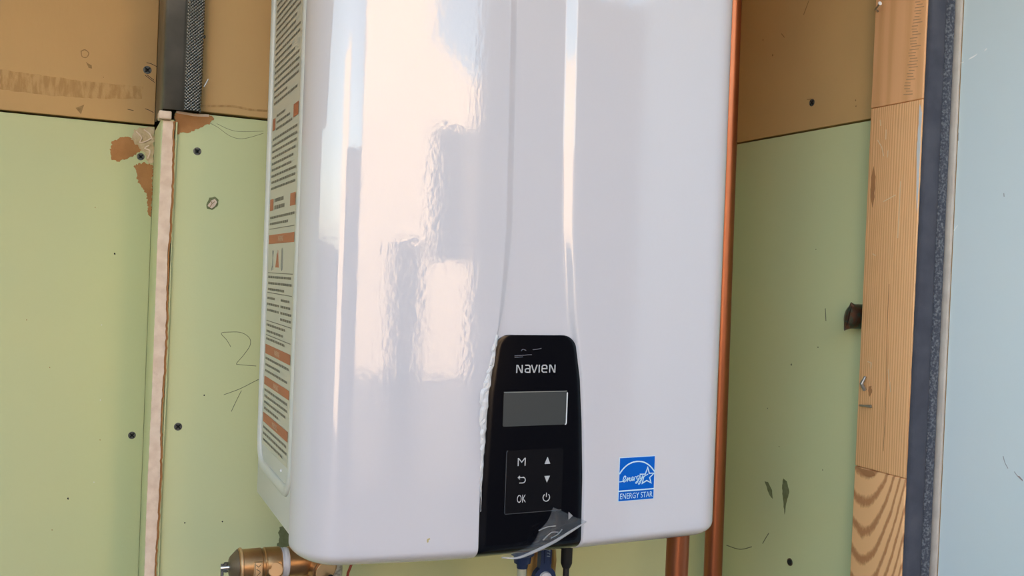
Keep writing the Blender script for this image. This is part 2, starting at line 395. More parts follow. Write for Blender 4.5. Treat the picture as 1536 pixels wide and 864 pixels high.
patch('torn_paper_patch', [(0.0824, 1.6593), (0.1011, 1.6612), (0.1202, 1.6612), (0.1224, 1.6581), (0.1178, 1.6518), (0.1084, 1.6473), (0.0965, 1.6397), (0.0885, 1.6395), (0.084, 1.6349)], pB, 'brownpaper', gm, 0.0004, 0.0008, 0.0014)
ribbons('plaster_rim', [[(0.0850, 1.6608), (0.0930, 1.6604), (0.1010, 1.6597), (0.1085, 1.6600), (0.1160, 1.6607)]], 0.0026, pB, 0.0008, 'gypsum', gm)
patch('wall_plug', [(0.1181, 1.5675), (0.1207, 1.5727), (0.1261, 1.5745), (0.1304, 1.5712), (0.1292, 1.5646), (0.1239, 1.56), (0.1183, 1.561)], pB, 'moss', gm, 0.0005, 0.0004, 0.002)
patch('plug_core', [(0.1193, 1.5640), (0.1225, 1.5702), (0.1262, 1.5718), (0.1286, 1.5690), (0.1270, 1.5645), (0.1235, 1.5616)], pB, 'gypsum', gm, 0.0010, 0.0003, 0.002)
ribbons('plug_split', [[(0.1212, 1.5625), (0.1236, 1.5668), (0.1262, 1.5690)], [(0.1236, 1.5668), (0.1222, 1.5700)]], 0.0006, pB, 0.0013, 'mark', gm)
patch('damp_stain', [(0.2095, 1.2106), (0.2068, 1.2041), (0.2099, 1.1994), (0.2073, 1.1906), (0.2105, 1.1836), (0.2195, 1.175), (0.2600, 1.1700), (0.2600, 1.2106)], pB, 'moss', gm, 0.0003, 0.0012, 0.0018)
# screws
drywall_screw(0.0592, 1.7206, pL, tl, 0.0046); drywall_screw(0.0555, 1.6212, pL, gl); drywall_screw(0.0571, 1.3019, pL, gl)
drywall_screw(0.1066, 1.6215, pB, gm); drywall_screw(0.0975, 1.3269, pB, gm)
# marks on the left sheets
patch('scuff', [(-0.0884, 1.7021), (-0.0101, 1.6997), (0.0556, 1.7011), (0.0546, 1.6873), (0.0109, 1.6822), (-0.0426, 1.6795), (-0.0877, 1.6806)], pL, 'stamp', tl, 0.0001, 0.0006, 0.004)
ribbons('smudge_ring', [(curve([(-0.0100, 1.7325), (-0.0060, 1.7345), (-0.0022, 1.7311), (-0.0046, 1.7262), (-0.0089, 1.7268), (-0.0100, 1.7325)], 4)[:-1], True)], 0.0010, pL, 0.0002, 'mark', tl)
patch('smudge', [(-0.0047, 1.7212), (-0.0020, 1.7195), (0.0012, 1.7182), (0.0016, 1.7146), (-0.0018, 1.7149)], pL, 'mark', tl, 0.0002)
patch('smudge', [(-0.0135, 1.6690), (-0.0050, 1.6735), (-0.0068, 1.6670), (-0.0078, 1.6625)], pL, 'mark', tl, 0.0002)
ribbons('scratch', [[(0.0582, 1.7288), (0.0630, 1.7282), (0.069, 1.7258)], [(0.0572, 1.7142), (0.0620, 1.7110), (0.0672, 1.7075)], [(0.0590, 1.7150), (0.0665, 1.7100)], [(0.0585, 1.6763), (0.0630, 1.6750), (0.0672, 1.6730)], [(0.040, 1.6735), (0.046, 1.6728)]], 0.0006, pL, 0.0002, 'dark', tl)
for i, (a, z) in enumerate([(0.0319, 1.5088), (-0.007, 1.2329), (0.0237, 1.2977), (-0.0219, 1.1989), (0.0135, 1.7064), (-0.0544, 1.4323), (0.010, 1.56), (-0.03, 1.38)]):
    s = 0.0011 if i < 2 else 0.0006
    patch('speck', [(a - s, z), (a, z + s * 1.6), (a + s * .8, z + s * .3), (a + s * .5, z - s * 1.2)], pL, 'dark' if i < 2 else 'mark', gl if z < 1.65 else tl, 0.0002)
for a, z in [(0.0225, 1.343), (0.019, 1.250), (0.021, 1.4280)]:
    patch('pale_speck', [(a - .0006, z), (a, z + .0009), (a + .0006, z), (a, z - .0007)], pL, 'lite', gl, 0.0002)
# pencil marks and smears on the main sheet
ribbons('pencil_mark', [curve([(0.1487, 1.4127), (0.1442, 1.42), (0.1384, 1.4272), (0.1474, 1.4287), (0.1594, 1.4282), (0.1682, 1.4224), (0.1692, 1.4143), (0.1625, 1.4033), (0.1557, 1.3945), (0.1593, 1.3931), (0.1765, 1.3916)])], 0.0006, pB, 0.00015, 'pencil', gm)
ribbons('pencil_mark', [curve([(0.1436, 1.3604), (0.1603, 1.3667), (0.1785, 1.3761), (0.1950, 1.3840)]), curve([(0.1618, 1.3645), (0.1572, 1.3544), (0.152, 1.342)])], 0.0006, pB, 0.00015, 'pencil', gm)
ribbons('pencil_mark', [curve([(0.1100, 1.6560), (0.1255, 1.6498), (0.1397, 1.6412), (0.1538, 1.6397), (0.1748, 1.6476)]), curve([(0.1255, 1.6530), (0.1450, 1.6470), (0.1748, 1.6500)])], 0.0004, pB, 0.00012, 'pencil', gm)
ribbons('glue_smear', [curve([(0.1095, 1.6700), (0.1281, 1.6722), (0.1432, 1.6735), (0.160, 1.6720), (0.1774, 1.6725)])], 0.0022, pB, 0.0005, 'stamp', tm)
ribbons('staple', [[(0.1148, 1.6993), (0.111, 1.691)]], 0.0010, pB, 0.0010, 'steelpin', tm)
for a, z in [(0.475, 1.182), (0.49, 1.187), (0.620, 1.176), (0.632, 1.168), (0.505, 1.184), (0.1080, 1.2230), (0.1470, 1.2215), (0.1230, 1.3600)]:
    patch('speck', [(a - .0010, z), (a, z + .0011), (a + .0009, z), (a, z - .0008)], pB, 'dark', gm, 0.0002)

# right-hand return wall
wr = box('wall_right', XR + 0.017, 1.05, 0.775, 1.172, 0.0, 2.75, 'core'); tag(wr, 'framing behind the right hand return wall', kind='structure')
tr_ = box('upper_board', XR, XR + 0.016, 0.785, YB, ZJR + 0.0012, HC, 'tan', wr, 0.0006)
gr = box('green_board', XR, XR + 0.016, 0.785, YB, 0.0, ZJR - 0.0012, 'green', wr, 0.0006)
drywall_screw(0.8982, 1.7315, pR, tr_, 0.0046, (-1, 0, 0))
ribbons('scratch', [[(0.9067, 1.7365), (0.8996, 1.7362)], [(0.9600, 1.8300), (0.9540, 1.8240)], [(0.9200, 1.8450), (0.9120, 1.8600)]], 0.0009, pR, 0.0002, 'mark', tr_)
for a, z, s in [(0.9754, 1.8052, .0014), (0.9960, 1.8297, .001), (0.826, 1.723, .001), (0.825, 1.716, .001)]:
    patch('speck', [(a - s, z), (a, z + s * 1.3), (a + s, z), (a, z - s)], pR, 'mark', tr_, 0.0002)
for a, z, s in [(0.9143, 1.4059, .0014), (0.8691, 1.4315, .001), (0.8523, 1.2861, .0008), (0.7985, 1.2375, .0009), (0.88, 1.55, .0007), (0.93, 1.30, .0008), (0.955, 1.345, .0008)]:
    patch('speck', [(a - s, z), (a, z + s * 1.2), (a + s, z), (a, z - s)], pR, 'pencil', gr, 0.0002)
lathe('anchor_hole', (XR + 0.0004, 0.901, 1.1614), (-1, 0, 0), [(0, .0048), (.0012, .0046), (.0012, .0036)], 'oldcopper', gr, 20)
lathe('hole', (XR - 0.0006, 0.901, 1.1614), (-1, 0, 0), [(0, .0034), (.0009, .0032)], 'dark', gr, 16)
patch('stain', [(0.9544, 1.2505), (0.948, 1.251), (0.9398, 1.2425), (0.9378, 1.2319), (0.9444, 1.2355)], pR, 'moss', gr, 0.0002, 0.0005, 0.003)
patch('stain', [(0.9197, 1.2614), (0.9134, 1.2594), (0.9078, 1.2472), (0.9118, 1.2346), (0.9144, 1.2172), (0.9194, 1.2387), (0.9216, 1.2525)], pR, 'moss', gr, 0.0002, 0.0005, 0.003)
ribbons('scratch', [[(0.8598, 1.4787), (0.8578, 1.4644)], curve([(0.953, 1.1703), (0.948, 1.178), (0.9424, 1.1861)]), curve([(1.0259, 1.1475), (0.9978, 1.1500), (0.974, 1.1600)])], 0.0011, pR, 0.0002, 'pencil', gr)

# ceiling of the cupboard, ground in front, sunlit house front across the yard
ce = box('ceiling', -3.2, 1.05, 0.40, 1.172, HC, HC + 0.10, 'tan'); tag(ce, 'tan board ceiling over the cupboard', kind='structure')
fl = box('floor', -40, 40, -60, 3.0, -0.10, 0.0, 'concrete'); tag(fl, 'grey concrete paving in front of the cupboard', kind='structure')
def house_front():
    # pale stucco house front opposite, with a stepped parapet; one extruded outline
    y0, y1 = -5.0, -4.7
    o = [(1.26, 0.0), (1.26, 4.6), (1.98, 4.6), (1.98, 3.15), (2.40, 2.85), (2.40, 0.0)]
    n = len(o); vs = [(x, y1, z) for x, z in o] + [(x, y0, z) for x, z in o]
    fs = [tuple(range(n)), tuple(range(n, 2 * n))] + [(i, (i + 1) % n, n + (i + 1) % n, n + i) for i in range(n)]
    return put('wall_opposite', vs, fs, 'stucco')
wop = house_front(); tag(wop, 'sunlit pale stucco house front across the yard', kind='structure')
box('reflection_dark_upper', 2.00, 2.36, -4.71, -4.695, 1.60, 2.55, 'darkreflect', wop)  # unseen, added as a dark shape in the cover's reflection
box('reflection_dark_lower', 1.66, 1.93, -4.71, -4.695, 0.0, 1.72, 'darkreflect', wop)  # unseen, added to give the cover's reflection its dark silhouette
wlh = box('wall_left', -4.6, -2.0, -7.0, -6.0, 0.0, 3.45, 'stucco'); tag(wlh, 'sunlit pale stucco house at the left of the yard', kind='structure')
wy = box('wall_blocker_left', -2.66, -2.60, -3.0, 1.10, 0.0, 1.6, 'darkblocker'); tag(wy, 'added dark fence blocking low sky light at the left of the yard', kind='structure')  # unseen fence, added to cut low sky light from the left
wk = box('wall_blocker_back', -1.2, 0.90, -3.06, -3.0, 0.0, 2.1, 'darkblocker'); tag(wk, 'added dark fence blocking low light from the back of the yard', kind='structure')  # unseen fence, added to cut low light from across the yard
wf = box('wall_blocker_right', 1.19, 7.0, -1.56, -1.50, 0.0, 2.56, 'darkblocker'); tag(wf, 'added dark fence that darkens the reflection in the control panel', kind='structure')  # unseen fence, added so the panel and right cover reflect something dark

# ------------------------------------------------------------------ steel stud above the return strip
ss = empty('steel_stud', (0.088, YB, 1.6615), 'dull grey steel stud with a knurled strip, left of the white heater', 'stud')
def extrude_profile(name, prof, z0, z1, m, parent):
    n = len(prof); vs = [(x, y, z0) for x, y in prof] + [(x, y, z1) for x, y in prof]
    fs = [(i, i + 1, n + i + 1, n + i) for i in range(n - 1)]
    o = put(name, vs, fs, m, parent)
    md = o.modifiers.new('sheet', 'SOLIDIFY'); md.thickness = 0.0011; md.offset = 0
    return sharp(o, 30)
web = [(0.0698, YL - 0.004), (0.0698, 1.0445)] + [(0.0728 - 0.003 * cos(a), 1.0445 - 0.003 * sin(a)) for a in [i * pi / 12 for i in range(1, 7)]]
web += [(0.080, 1.0410), (0.0870, 1.0405), (0.0893, 1.0398), (0.0903, 1.0380), (0.0908, 1.0362)]
extrude_profile('web', web, 1.6618, HC, 'galv', ss)
fp = [(0.0908, 1.0362), (0.0925, 1.0352), (0.0945, 1.0350), (0.1045, 1.0350), (0.1062, 1.0355), (0.1070, 1.0372), (0.1072, 1.0480)]
extrude_profile('knurled_flange', fp, 1.6618, HC, 'knurl', ss)
lathe('screw', (0.1066, 1.041, 1.7420), (1, 0, -0.1), [(0, .0022), (.0022, .0022), (.0032, .001)], 'screw', ss, 12)
lathe('weld_spot', (0.0985, 1.0352, 1.7150), (0, -1, 0), [(0, .0011), (.0006, .0008)], 'lite', ss, 10)

# ------------------------------------------------------------------ copper pipes
def fitted_tube(name, pts, r, m, label, cat, parts=()):
    o = tube(name, pts, r, m, n=32); tag(o, label, cat); return o
cp = tube('copper_pipe', [(0.7610, 0.978, 0.0), (0.7524, 0.978, 1.10), (0.7438, 0.978, 1.86), (0.7410, 0.978, HC)], 0.0118, 'copper', n=32)
tag(cp, 'tall copper pipe running up beside the white heater', 'pipe')
cp2 = tube('copper_pipe', [(0.5690, 0.800, 0.0), (0.5690, 0.800, 1.262)], 0.0117, 'copper', n=32)
tag(cp2, 'short copper pipe end showing under the heater, left of the tall pipe', 'pipe')
def stub():
    # pipe end sheared off on the slant and pinched nearly shut, poking out of the right wall behind the timber
    n = 28; r = 0.0140; cy, cz = 0.8015, 1.4725; vs = []; fs = []
    rings = [(0.8145, 1.0, r), (0.8020, 1.0, r), (0.7920, 0.82, r), (0.7845, 0.45, r * 1.05), (0.7795, 0.20, r * 1.10), (0.7800, 0.08, r * 0.92), (0.7840, 0.05, r * 0.9)]
    for x, sq, rr in rings:
        for k in range(n):
            a = 2 * pi * k / n; dz = rr * sin(a)
            vs.append((x + dz * 0.26 * min(1, (0.8145 - x) / 0.03), cy - 0.0115 * (1 - sq) + rr * sq * cos(a) * 0.98, cz + dz + (0.0008 * sin(5 * a) if sq < .5 else 0)))
    for i in range(len(rings) - 1):
        for k in range(n):
            j = (k + 1) % n; fs.append((i * n + k, i * n + j, (i + 1) * n + j, (i + 1) * n + k))
    fs.append(tuple(range(n))); fs.append(tuple(range((len(rings) - 1) * n, len(rings) * n)))
    return sharp(put('pipe_stub', vs, fs, 'oldcopper'), 50)
tag(stub(), 'dark tarnished pipe stub cut on the slant behind the timber', 'pipe')

# ------------------------------------------------------------------ timber, weather strip, open door
wt = empty('timber_stud', (0.81, 0.747, 0.0), 'orange brown timber upright with nails beside the weather strip', 'timber')
XT = 0.790
sA = box('timber_length', XT, 0.829, 0.7118, 0.7825, 1.7050, 2.75, 'wood_plain', wt, 0.0012)
sB = box('timber_length', XT + 0.0002, 0.829, 0.7118, 0.7825, 1.3066, 1.7046, 'wood_fine', wt, 0.0012)
sC = box('timber_length', XT, 0.829, 0.7118, 0.7825, 0.0, 1.3062, 'wood_cath', wt, 0.0012)
tag(sA, 'upper length, plain face with saw marks'); tag(sB, 'middle length with fine straight grain'); tag(sC, 'lower length with arched grain')
pT = onX(XT)
tube('nail', [pT(0.7783, 1.8118, 0.0), pT(0.7763, 1.8123, 0.006), pT(0.7643, 1.8150, 0.012)], 0.0010, 'steelpin', wt, 10)
lathe('nail_head', pT(0.7645, 1.8150, 0.012), (-0.2, -1, 0.2), [(0, .0022), (.0008, .0022)], 'lite', wt, 12)
tube('nail', [pT(0.7719, 1.3925, 0.001), pT(0.7719, 1.3990, 0.006), pT(0.7716, 1.4071, 0.0015)], [0.0022, 0.0021, 0.0014], 'steelpin', wt, 10)
tube('nail', [pT(0.7777, 1.3745, 0.001), pT(0.7690, 1.3752, 0.004), pT(0.7604, 1.3758, 0.002)], [0.0011, 0.0011, 0.0017], 'steelpin', wt, 10)
# saw marks on the upper length, dents below
sm = []
for i in range(34):
    z = 1.713 + i * 0.0031; a = 0.7360 - (z - 1.71) * 0.10 + random.uniform(-.002, .002)
    sm.append([(a, z), (a - random.uniform(.006, .012), z - 0.0012)])
ribbons('saw_mark', sm, 0.0009, pT, 0.00015, mat('saw_mark_brown', (0.62, 0.33, 0.17), 0.8), sA)['kind'] = 'stuff'
dn = [[(0.768, 1.690), (0.7672, 1.684)], [(0.7590, 1.678), (0.7588, 1.668)], [(0.7700, 1.668), (0.764, 1.660), (0.7610, 1.650)], [(0.755, 1.655), (0.7552, 1.648)], [(0.7360, 1.62), (0.7362, 1.56)], [(0.758, 1.600), (0.742, 1.606)], [(0.770, 1.543), (0.766, 1.541)],
      [(0.770, 1.424), (0.765, 1.423), (0.7655, 1.417)], [(0.7410, 1.418), (0.739, 1.405)], [(0.7380, 1.405), (0.7365, 1.395)]]
pale = mat('pale_dent', (0.86, 0.62, 0.38), 0.8)
for l in dn: ribbons('dent', [l], 0.0011, pT, 0.00015, pale, sB)
kn = mat('dark_knot', (0.42, 0.19, 0.075), 0.8)
patch('knot', [(0.7745, 1.640), (0.7712, 1.628), (0.7715, 1.606), (0.7740, 1.594), (0.7770, 1.606), (0.7772, 1.628)], pT, kn, sB, 0.0001, 0.0006, 0.004)
patch('rust_stain', [(0.7675, 1.397), (0.7635, 1.398), (0.7622, 1.391), (0.7650, 1.386), (0.7672, 1.390)], pT, kn, sB, 0.0001, 0.0005, 0.002)
ribbons('split', [curve([(0.7450, 1.51), (0.7452, 1.47), (0.7440, 1.44), (0.7425, 1.38), (0.7428, 1.33)])], 0.0005, pT, 0.0001, kn, sB)
patch('dark_streak', [(0.7810, 1.3055), (0.7690, 1.3050), (0.7560, 1.3056), (0.7520, 1.3022), (0.7600, 1.2975), (0.7700, 1.2992)], pT, kn, sC, 0.0001, 0.0004, 0.003)
# pale sliver where the corner is split away
patch('bare_corner', [(0.7150, 1.700), (0.7120, 1.690), (0.7120, 1.585), (0.7140, 1.600), (0.7162, 1.650)], pT, 'lite', sB, 0.0002, 0.0003, 0.004)

ws = empty('weather_strip', (0.806, 0.708, 0.0), 'dark charcoal foam weather strip between timber and pale door', 'weather strip')
def foam(name, x0, x1, yb, yf, m):
    n = 10; prof = []
    for i in range(n + 1):
        a = pi * i / n
        prof.append(((x0 + x1) / 2 - (x1 - x0) / 2 * cos(a), yb - (yb - yf) * sin(a) ** 0.6))
    zz = [0.0] + [0.9 + 0.01 * i for i in range(111)] + [2.75]
    vs = []; fs = []
    for z in zz:
        for (x, y) in prof: vs.append((x, y + random.uniform(-.0003, .0003), z))
    k = n + 1
    for i in range(len(zz) - 1):
        for j in range(n): fs.append((i * k + j, i * k + j + 1, (i + 1) * k + j + 1, (i + 1) * k + j))
        fs.append((i * k + n, i * k, (i + 1) * k, (i + 1) * k + n))
    fs.append(tuple(range(k))); fs.append(tuple(range(len(vs) - k, len(vs))))
    return sharp(put(name, vs, fs, m, ws), 60)
foam('foam_bead', 0.7915, 0.8150, 0.7112, 0.7050, 'foam')
tag(foam('worn_edge', 0.8128, 0.8262, 0.7112, 0.7042, 'foamworn'), 'worn speckled grey edge of the foam')

d1 = box('door_1', 0.8300, 0.8650, -0.05, 0.7040, 0.02, 2.10, 'door', None, 0.0015, org=(0.83, 0.7105, 0.02)); d1.rotation_euler.z = radians(14); tag(d1, 'pale blue painted door standing open at the right', kind='structure')
box('door_edge', 0.8268, 0.8640, 0.7022, 0.7105, 0.02, 2.10, 'beige', d1, 0.0012)
ribbons('edge_groove', [[(0.7016, 0.03), (0.7016, 2.09)]], 0.0008, onX(0.830), 0.0002, 'mark', d1)
pD = onX(0.830)
chip = mat('white_chip', (0.93, 0.95, 0.95), 0.5)
patch('paint_chip', [(0.6942, 1.7480), (0.6915, 1.7502), (0.6885, 1.7512), (0.6850, 1.7528), (0.6862, 1.7512), (0.6900, 1.7490)], pD, chip, d1, 0.0002)
patch('paint_chip', [(0.6782, 1.7542), (0.6770, 1.7562), (0.6752, 1.7572), (0.6760, 1.7550)], pD, chip, d1, 0.0002)
ribbons('scratch', [[(0.7040, 1.7455), (0.6990, 1.7462)], [(0.7010, 1.5690), (0.6975, 1.5745)]], 0.0008, pD, 0.0002, chip, d1)
smk = mat('grey_smudge', (0.40, 0.42, 0.44), 0.7)
ribbons('smudge', [curve([(0.6405, 1.3410), (0.6385, 1.3350), (0.6355, 1.3300)]), curve([(0.6290, 1.3275), (0.6260, 1.3240), (0.6215, 1.3205)]), [(0.6518, 1.6060), (0.6514, 1.6030)], [(0.701, 1.672), (0.7008, 1.664)]], 0.0008, pD, 0.0002, smk, d1)
patch('smudge', [(0.6265, 1.3245), (0.6235, 1.3222), (0.6205, 1.3196), (0.6210, 1.3212), (0.6240, 1.3240)], pD, mat('brown_scuff', (0.30, 0.24, 0.24), 0.7), d1, 0.0003)

# ------------------------------------------------------------------ the water heater
XL_, XR_ = 0.1700, 0.6065
ZB, ZT = 1.2400, 1.9500
YF, YS = 0.7625, 0.8085
RX, RZ = 0.036, 0.018
H = empty('water_heater', (0.39, 0.90, ZB), 'glossy white wall hung water heater with black control panel', 'water heater')
def lerp_tab(tab, z):
    if z <= tab[0][0]: return tab[0][1]
    for (a, b), (c, d) in zip(tab, tab[1:]):
        if z <= c:
            t = (z - a) / (c - a); t2 = t
            return b + (d - b) * t2
    return tab[-1][1]
TL = [(1.2455, 0.3280), (1.2538, 0.3281), (1.3084, 0.3278), (1.3557, 0.3294), (1.3971, 0.3314), (1.4267, 0.3353), (1.4487, 0.3388), (1.4535, 0.3394), (1.475, 0.3405), (1.498, 0.3418), (1.5457, 0.3434), (1.629, 0.3422), (1.747, 0.3402), (1.95, 0.337)]
TR = [(1.2455, 0.4358), (1.2521, 0.4357), (1.3146, 0.4346), (1.3646, 0.4318), (1.4082, 0.4280), (1.4391, 0.4225), (1.4515, 0.4205), (1.475, 0.4180), (1.5007, 0.4165), (1.5497, 0.4128), (1.6048, 0.4112), (1.757, 0.4088), (1.95, 0.406)]
TW = [(1.2455, 0.0028), (1.445, 0.0030), (1.470, 0.0070), (1.54, 0.0100), (1.95, 0.0100)]
def sstep(t): t = min(1, max(0, t)); return t * t * (3 - 2 * t)
def ramp(t):
    # straight slope with small rounded shoulders
    e = 0.16
    if t <= 0: return 0.0
    if t >= 1: return 1.0
    k = 1 / (1 - e)
    if t < e: return k * t * t / (2 * e)
    if t > 1 - e: return 1 - k * (1 - t) ** 2 / (2 * e)
    return k * (t - e / 2)
def s_norm(x, z):
    u = min(x - XL_, XR_ - x) / RX; v = min(z - ZB, ZT - z) / RZ
    if u < 1 and v < 1: s = 1 - sqrt((1 - u) ** 2 + (1 - v) ** 2)
    else: s = min(u, v)
    return max(0.0, min(1.0, s))
def front0(x, z):
    s = s_norm(x, z)
    q = 1 - s
    drop = (YS - YF) * (1 - sqrt(max(0.0, 1 - q * q)))
    xm = (x - 0.388) / 0.21
    return YF + drop + 0.0035 * xm * xm
def front(x, z):
    w = lerp_tab(TW, z)
    t = ramp((x - lerp_tab(TL, z)) / w) * ramp((lerp_tab(TR, z) - x) / w)
    return front0(x, z) + 0.0052 * t
def build_cover():
    th = [k / 12 * pi / 2 for k in range(13)]
    fx = [RX * (1 - sin(pi / 2 - a)) for a in th]            # dense towards the rim
    xs = [XL_ + f for f in fx]
    x = xs[-1]
    mid = []
    v = XL_ + RX + 0.006
    while v < 0.322: mid.append(v); v += 0.0065
    v = 0.322
    while v < 0.446: mid.append(v); v += 0.00085
    v = 0.4495
    while v < XR_ - RX - 0.003: mid.append(v); v += 0.0065
    xs = xs + mid + [XR_ - f for f in reversed(fx)]
    fz = [RZ * (1 - sin(pi / 2 - a)) for a in th]
    zs = [ZB + f for f in fz]; v = ZB + RZ + 0.005
    while v < ZT - RZ - 0.004: zs.append(v); v += 0.006
    zs += [ZT - f for f in reversed(fz)]
    vs = []; fs = []; nx = len(xs)
    for z in zs:
        v = min(z - ZB, ZT - z) / RZ
        ins = RX * (1 - sqrt(max(0.0, 1 - (1 - v) ** 2))) if v < 1 else 0.0
        k = (XR_ - XL_ - 2 * ins) / (XR_ - XL_)
        for x in xs:
            xx = XL_ + ins + (x - XL_) * k
            vs.append((xx, front(xx, z), z))
    for i in range(len(zs) - 1):
        for j in range(nx - 1): fs.append((i * nx + j, i * nx + j + 1, (i + 1) * nx + j + 1, (i + 1) * nx + j))
    nz = len(zs)
    rim = [j for j in range(nx)] + [i * nx + nx - 1 for i in range(1, nz)] + [(nz - 1) * nx + j for j in range(nx - 2, -1, -1)] + [i * nx for i in range(nz - 2, 0, -1)]
    b0 = len(vs)
    for r in rim: x, y, z = vs[r]; vs.append((x, YS + 0.0030, z))
    n = len(rim)
    for i in range(n): fs.append((rim[i], rim[(i + 1) % n], b0 + (i + 1) % n, b0 + i))
    # the lower edge sweeps up a little towards the left corner
    vs = [(x, y, z + 0.0075 * max(0.0, (0.335 - x) / 0.165) ** 1.4 * max(0.0, 1 - (z - ZB) / 0.07)) for x, y, z in vs]
    return sharp(put('front_cover', vs, fs, 'white', H), 70)
cover = build_cover()
tag(cover, 'glossy white front cover with a shallow channel')
# body behind the cover
XS = 0.1732
body = box('body', XS, XR_ - 0.003, YS + 0.0042, 0.9955, 1.2655, ZT - 0.004, 'sidewhite', H, 0.0015)
box('wall_bracket', 0.235, 0.545, 0.9950, YB - 0.001, 1.80, 1.85, 'galv', H)
def rrect_path(y0, y1, z0, z1, r, n=8):
    P = []
    for (cy, cz, a0) in ((y1 - r, z0 + r, -pi / 2), (y1 - r, z1 - r, 0), (y0 + r, z1 - r, pi / 2), (y0 + r, z0 + r, pi)):
        for k in range(n + 1):
            a = a0 + k / n * pi / 2; P.append((cy + r * cos(a), cz + r * sin(a)))
    return P
def rail(name, y0, y1, z0, z1, r, rad, m, parent, x):
    P = rrect_path(y0, y1, z0, z1, r); n = len(P); k = 10; vs = []; fs = []
    for i in range(n):
        a = Vector(P[i - 1]); b = Vector(P[(i + 1) % n]); t = (b - a).normalized(); nn = Vector((t.y, -t.x))
        for j in range(k):
            an = 2 * pi * j / k
            vs.append((x - 0.55 * rad * sin(an), P[i][0] + nn.x * rad * cos(an), P[i][1] + nn.y * rad * cos(an)))
    for i in range(n):
        for j in range(k): fs.append((i * k + j, i * k + (j + 1) % k, ((i + 1) % n) * k + (j + 1) % k, ((i + 1) % n) * k + j))
    return put(name, vs, fs, m, parent, smooth=True)
rail('side_bead', 0.8265, 0.9850, 1.3000, 1.9300, 0.028, 0.0058, 'sidewhite', body, XS)
box('side_lip', XS - 0.0022, XS + 0.001, YS + 0.0044, YS + 0.0075, 1.2665, 1.944, 'sidewhite', body, 0.0008)
lathe('side_rivet', (XS - 0.0002, 0.8683, 1.3145), (-1, 0, 0), [(0, .0016), (.0012, .0012), (.0016, .0004)], 'lite', body, 12)
# ---- the warning label on the side
pS = onX(XS)
LY0, LY1 = 0.8405, 0.9700                # front and back edge of the label
lab = patch('warning_label', [(LY0, 1.3220), (LY1, 1.3220), (LY1, 1.918), (LY0, 1.918)], pS, 'label', body, 0.0006)
tag(lab, 'pale label of small print with orange warning bars')
pv = []; pf = []; ov = []; of = []; wv = []; wf = []
def rect(V, Fc, a0, a1, z0, z1, h=0.0009):
    k = len(V); V += [pS(a0, z0, h), pS(a1, z0, h), pS(a1, z1, h), pS(a0, z1, h)]; Fc.append((k, k + 1, k + 2, k + 3))
def rows(z1, z0, a0=LY0 + 0.005, a1=LY1 - 0.005, pitch=0.0062, hgt=0.0023):
    z = z1 - pitch * 0.5
    while z > z0:
        a = a1; end = a0 + (random.random() ** 3) * (a1 - a0) * 0.5
        while a > end:
            w = random.uniform(0.0035, 0.011); rect(pv, pf, max(a - w, end), a, z - hgt / 2, z + hgt / 2); a -= w + 0.0013
        z -= pitch
def rule(z, a0=LY0 + 0.003, a1=LY1 - 0.003): rect(pv, pf, a0, a1, z - .0004, z + .0004)
def bar(z1, z0): rect(ov, of, LY0 + 0.002, LY1 - 0.002, z0, z1)
# orange paint order: from the top of the label down
rows(1.912, 1.664); 
rect(ov, of, LY0 + 0.002, LY0 + 0.024, 1.6400, 1.6520); rect(ov, of, LY1 - 0.016, LY1 - 0.002, 1.6400, 1.6520)
rows(1.6560, 1.6380, LY0 + 0.030, LY1 - 0.022, 0.0065); rows(1.6340, 1.576)
rect(ov, of, LY0 + 0.002, LY0 + 0.026, 1.5590, 1.5705); rect(ov, of, LY1 - 0.020, LY1 - 0.002, 1.5590, 1.5705)
rows(1.5720, 1.5580, LY0 + 0.032, LY1 - 0.026, 0.0070, 0.0036); rows(1.5550, 1.5420); rule(1.5405)
bar(1.5345, 1.5255)
rule(1.4965); rows(1.4955, 1.4775); rule(1.4765)
rows(1.4740, 1.4530, LY0 + 0.062, LY1 - 0.004, 0.0060); rows(1.4740, 1.4500, LY0 + 0.004, LY0 + 0.055, 0.0060); rule(1.4480)
rows(1.4470, 1.4340); rule(1.4335); rows(1.4330, 1.4270)
bar(1.4240, 1.4145); rows(1.4130, 1.3930)
bar(1.3915, 1.3830); rows(1.3810, 1.3560)
bar(1.3545, 1.3450); rows(1.3430, 1.3240)
put('label_print', pv, pf, 'ink', lab)['kind'] = 'stuff'
for q in of: put('warning_bar', [ov[i] for i in q], [(0, 1, 2, 3)], 'orange', lab)
for zc in (1.5300, 1.4192, 1.3872, 1.3498):
    text('warning_word', 'WARNING', 0.9180, 0.8920, zc - .0026, zc + .0026, pS, 0.0012, 'pale', lab)
# three small figures: hand tool, flame, flask
fg = [[(0.9470, 1.5180), (0.9440, 1.5120), (0.9450, 1.5040), (0.9490, 1.5000)], [(0.9420, 1.5180), (0.9440, 1.5120)], [(0.9440, 1.5120), (0.9420, 1.5000)]]
ribbons('figure', fg, 0.0022, pS, 0.0009, 'figgrey', lab)
patch('figure', [(0.9290, 1.5020), (0.9250, 1.5090), (0.9230, 1.5160), (0.9205, 1.5110), (0.9180, 1.5190), (0.9150, 1.5090), (0.9120, 1.5020)], pS, 'orange', lab, 0.0009)
patch('figure', rrect_path(0.8930, 0.9010, 1.4990, 1.5210, 0.004, 4), pS, 'figgrey', lab, 0.0009)

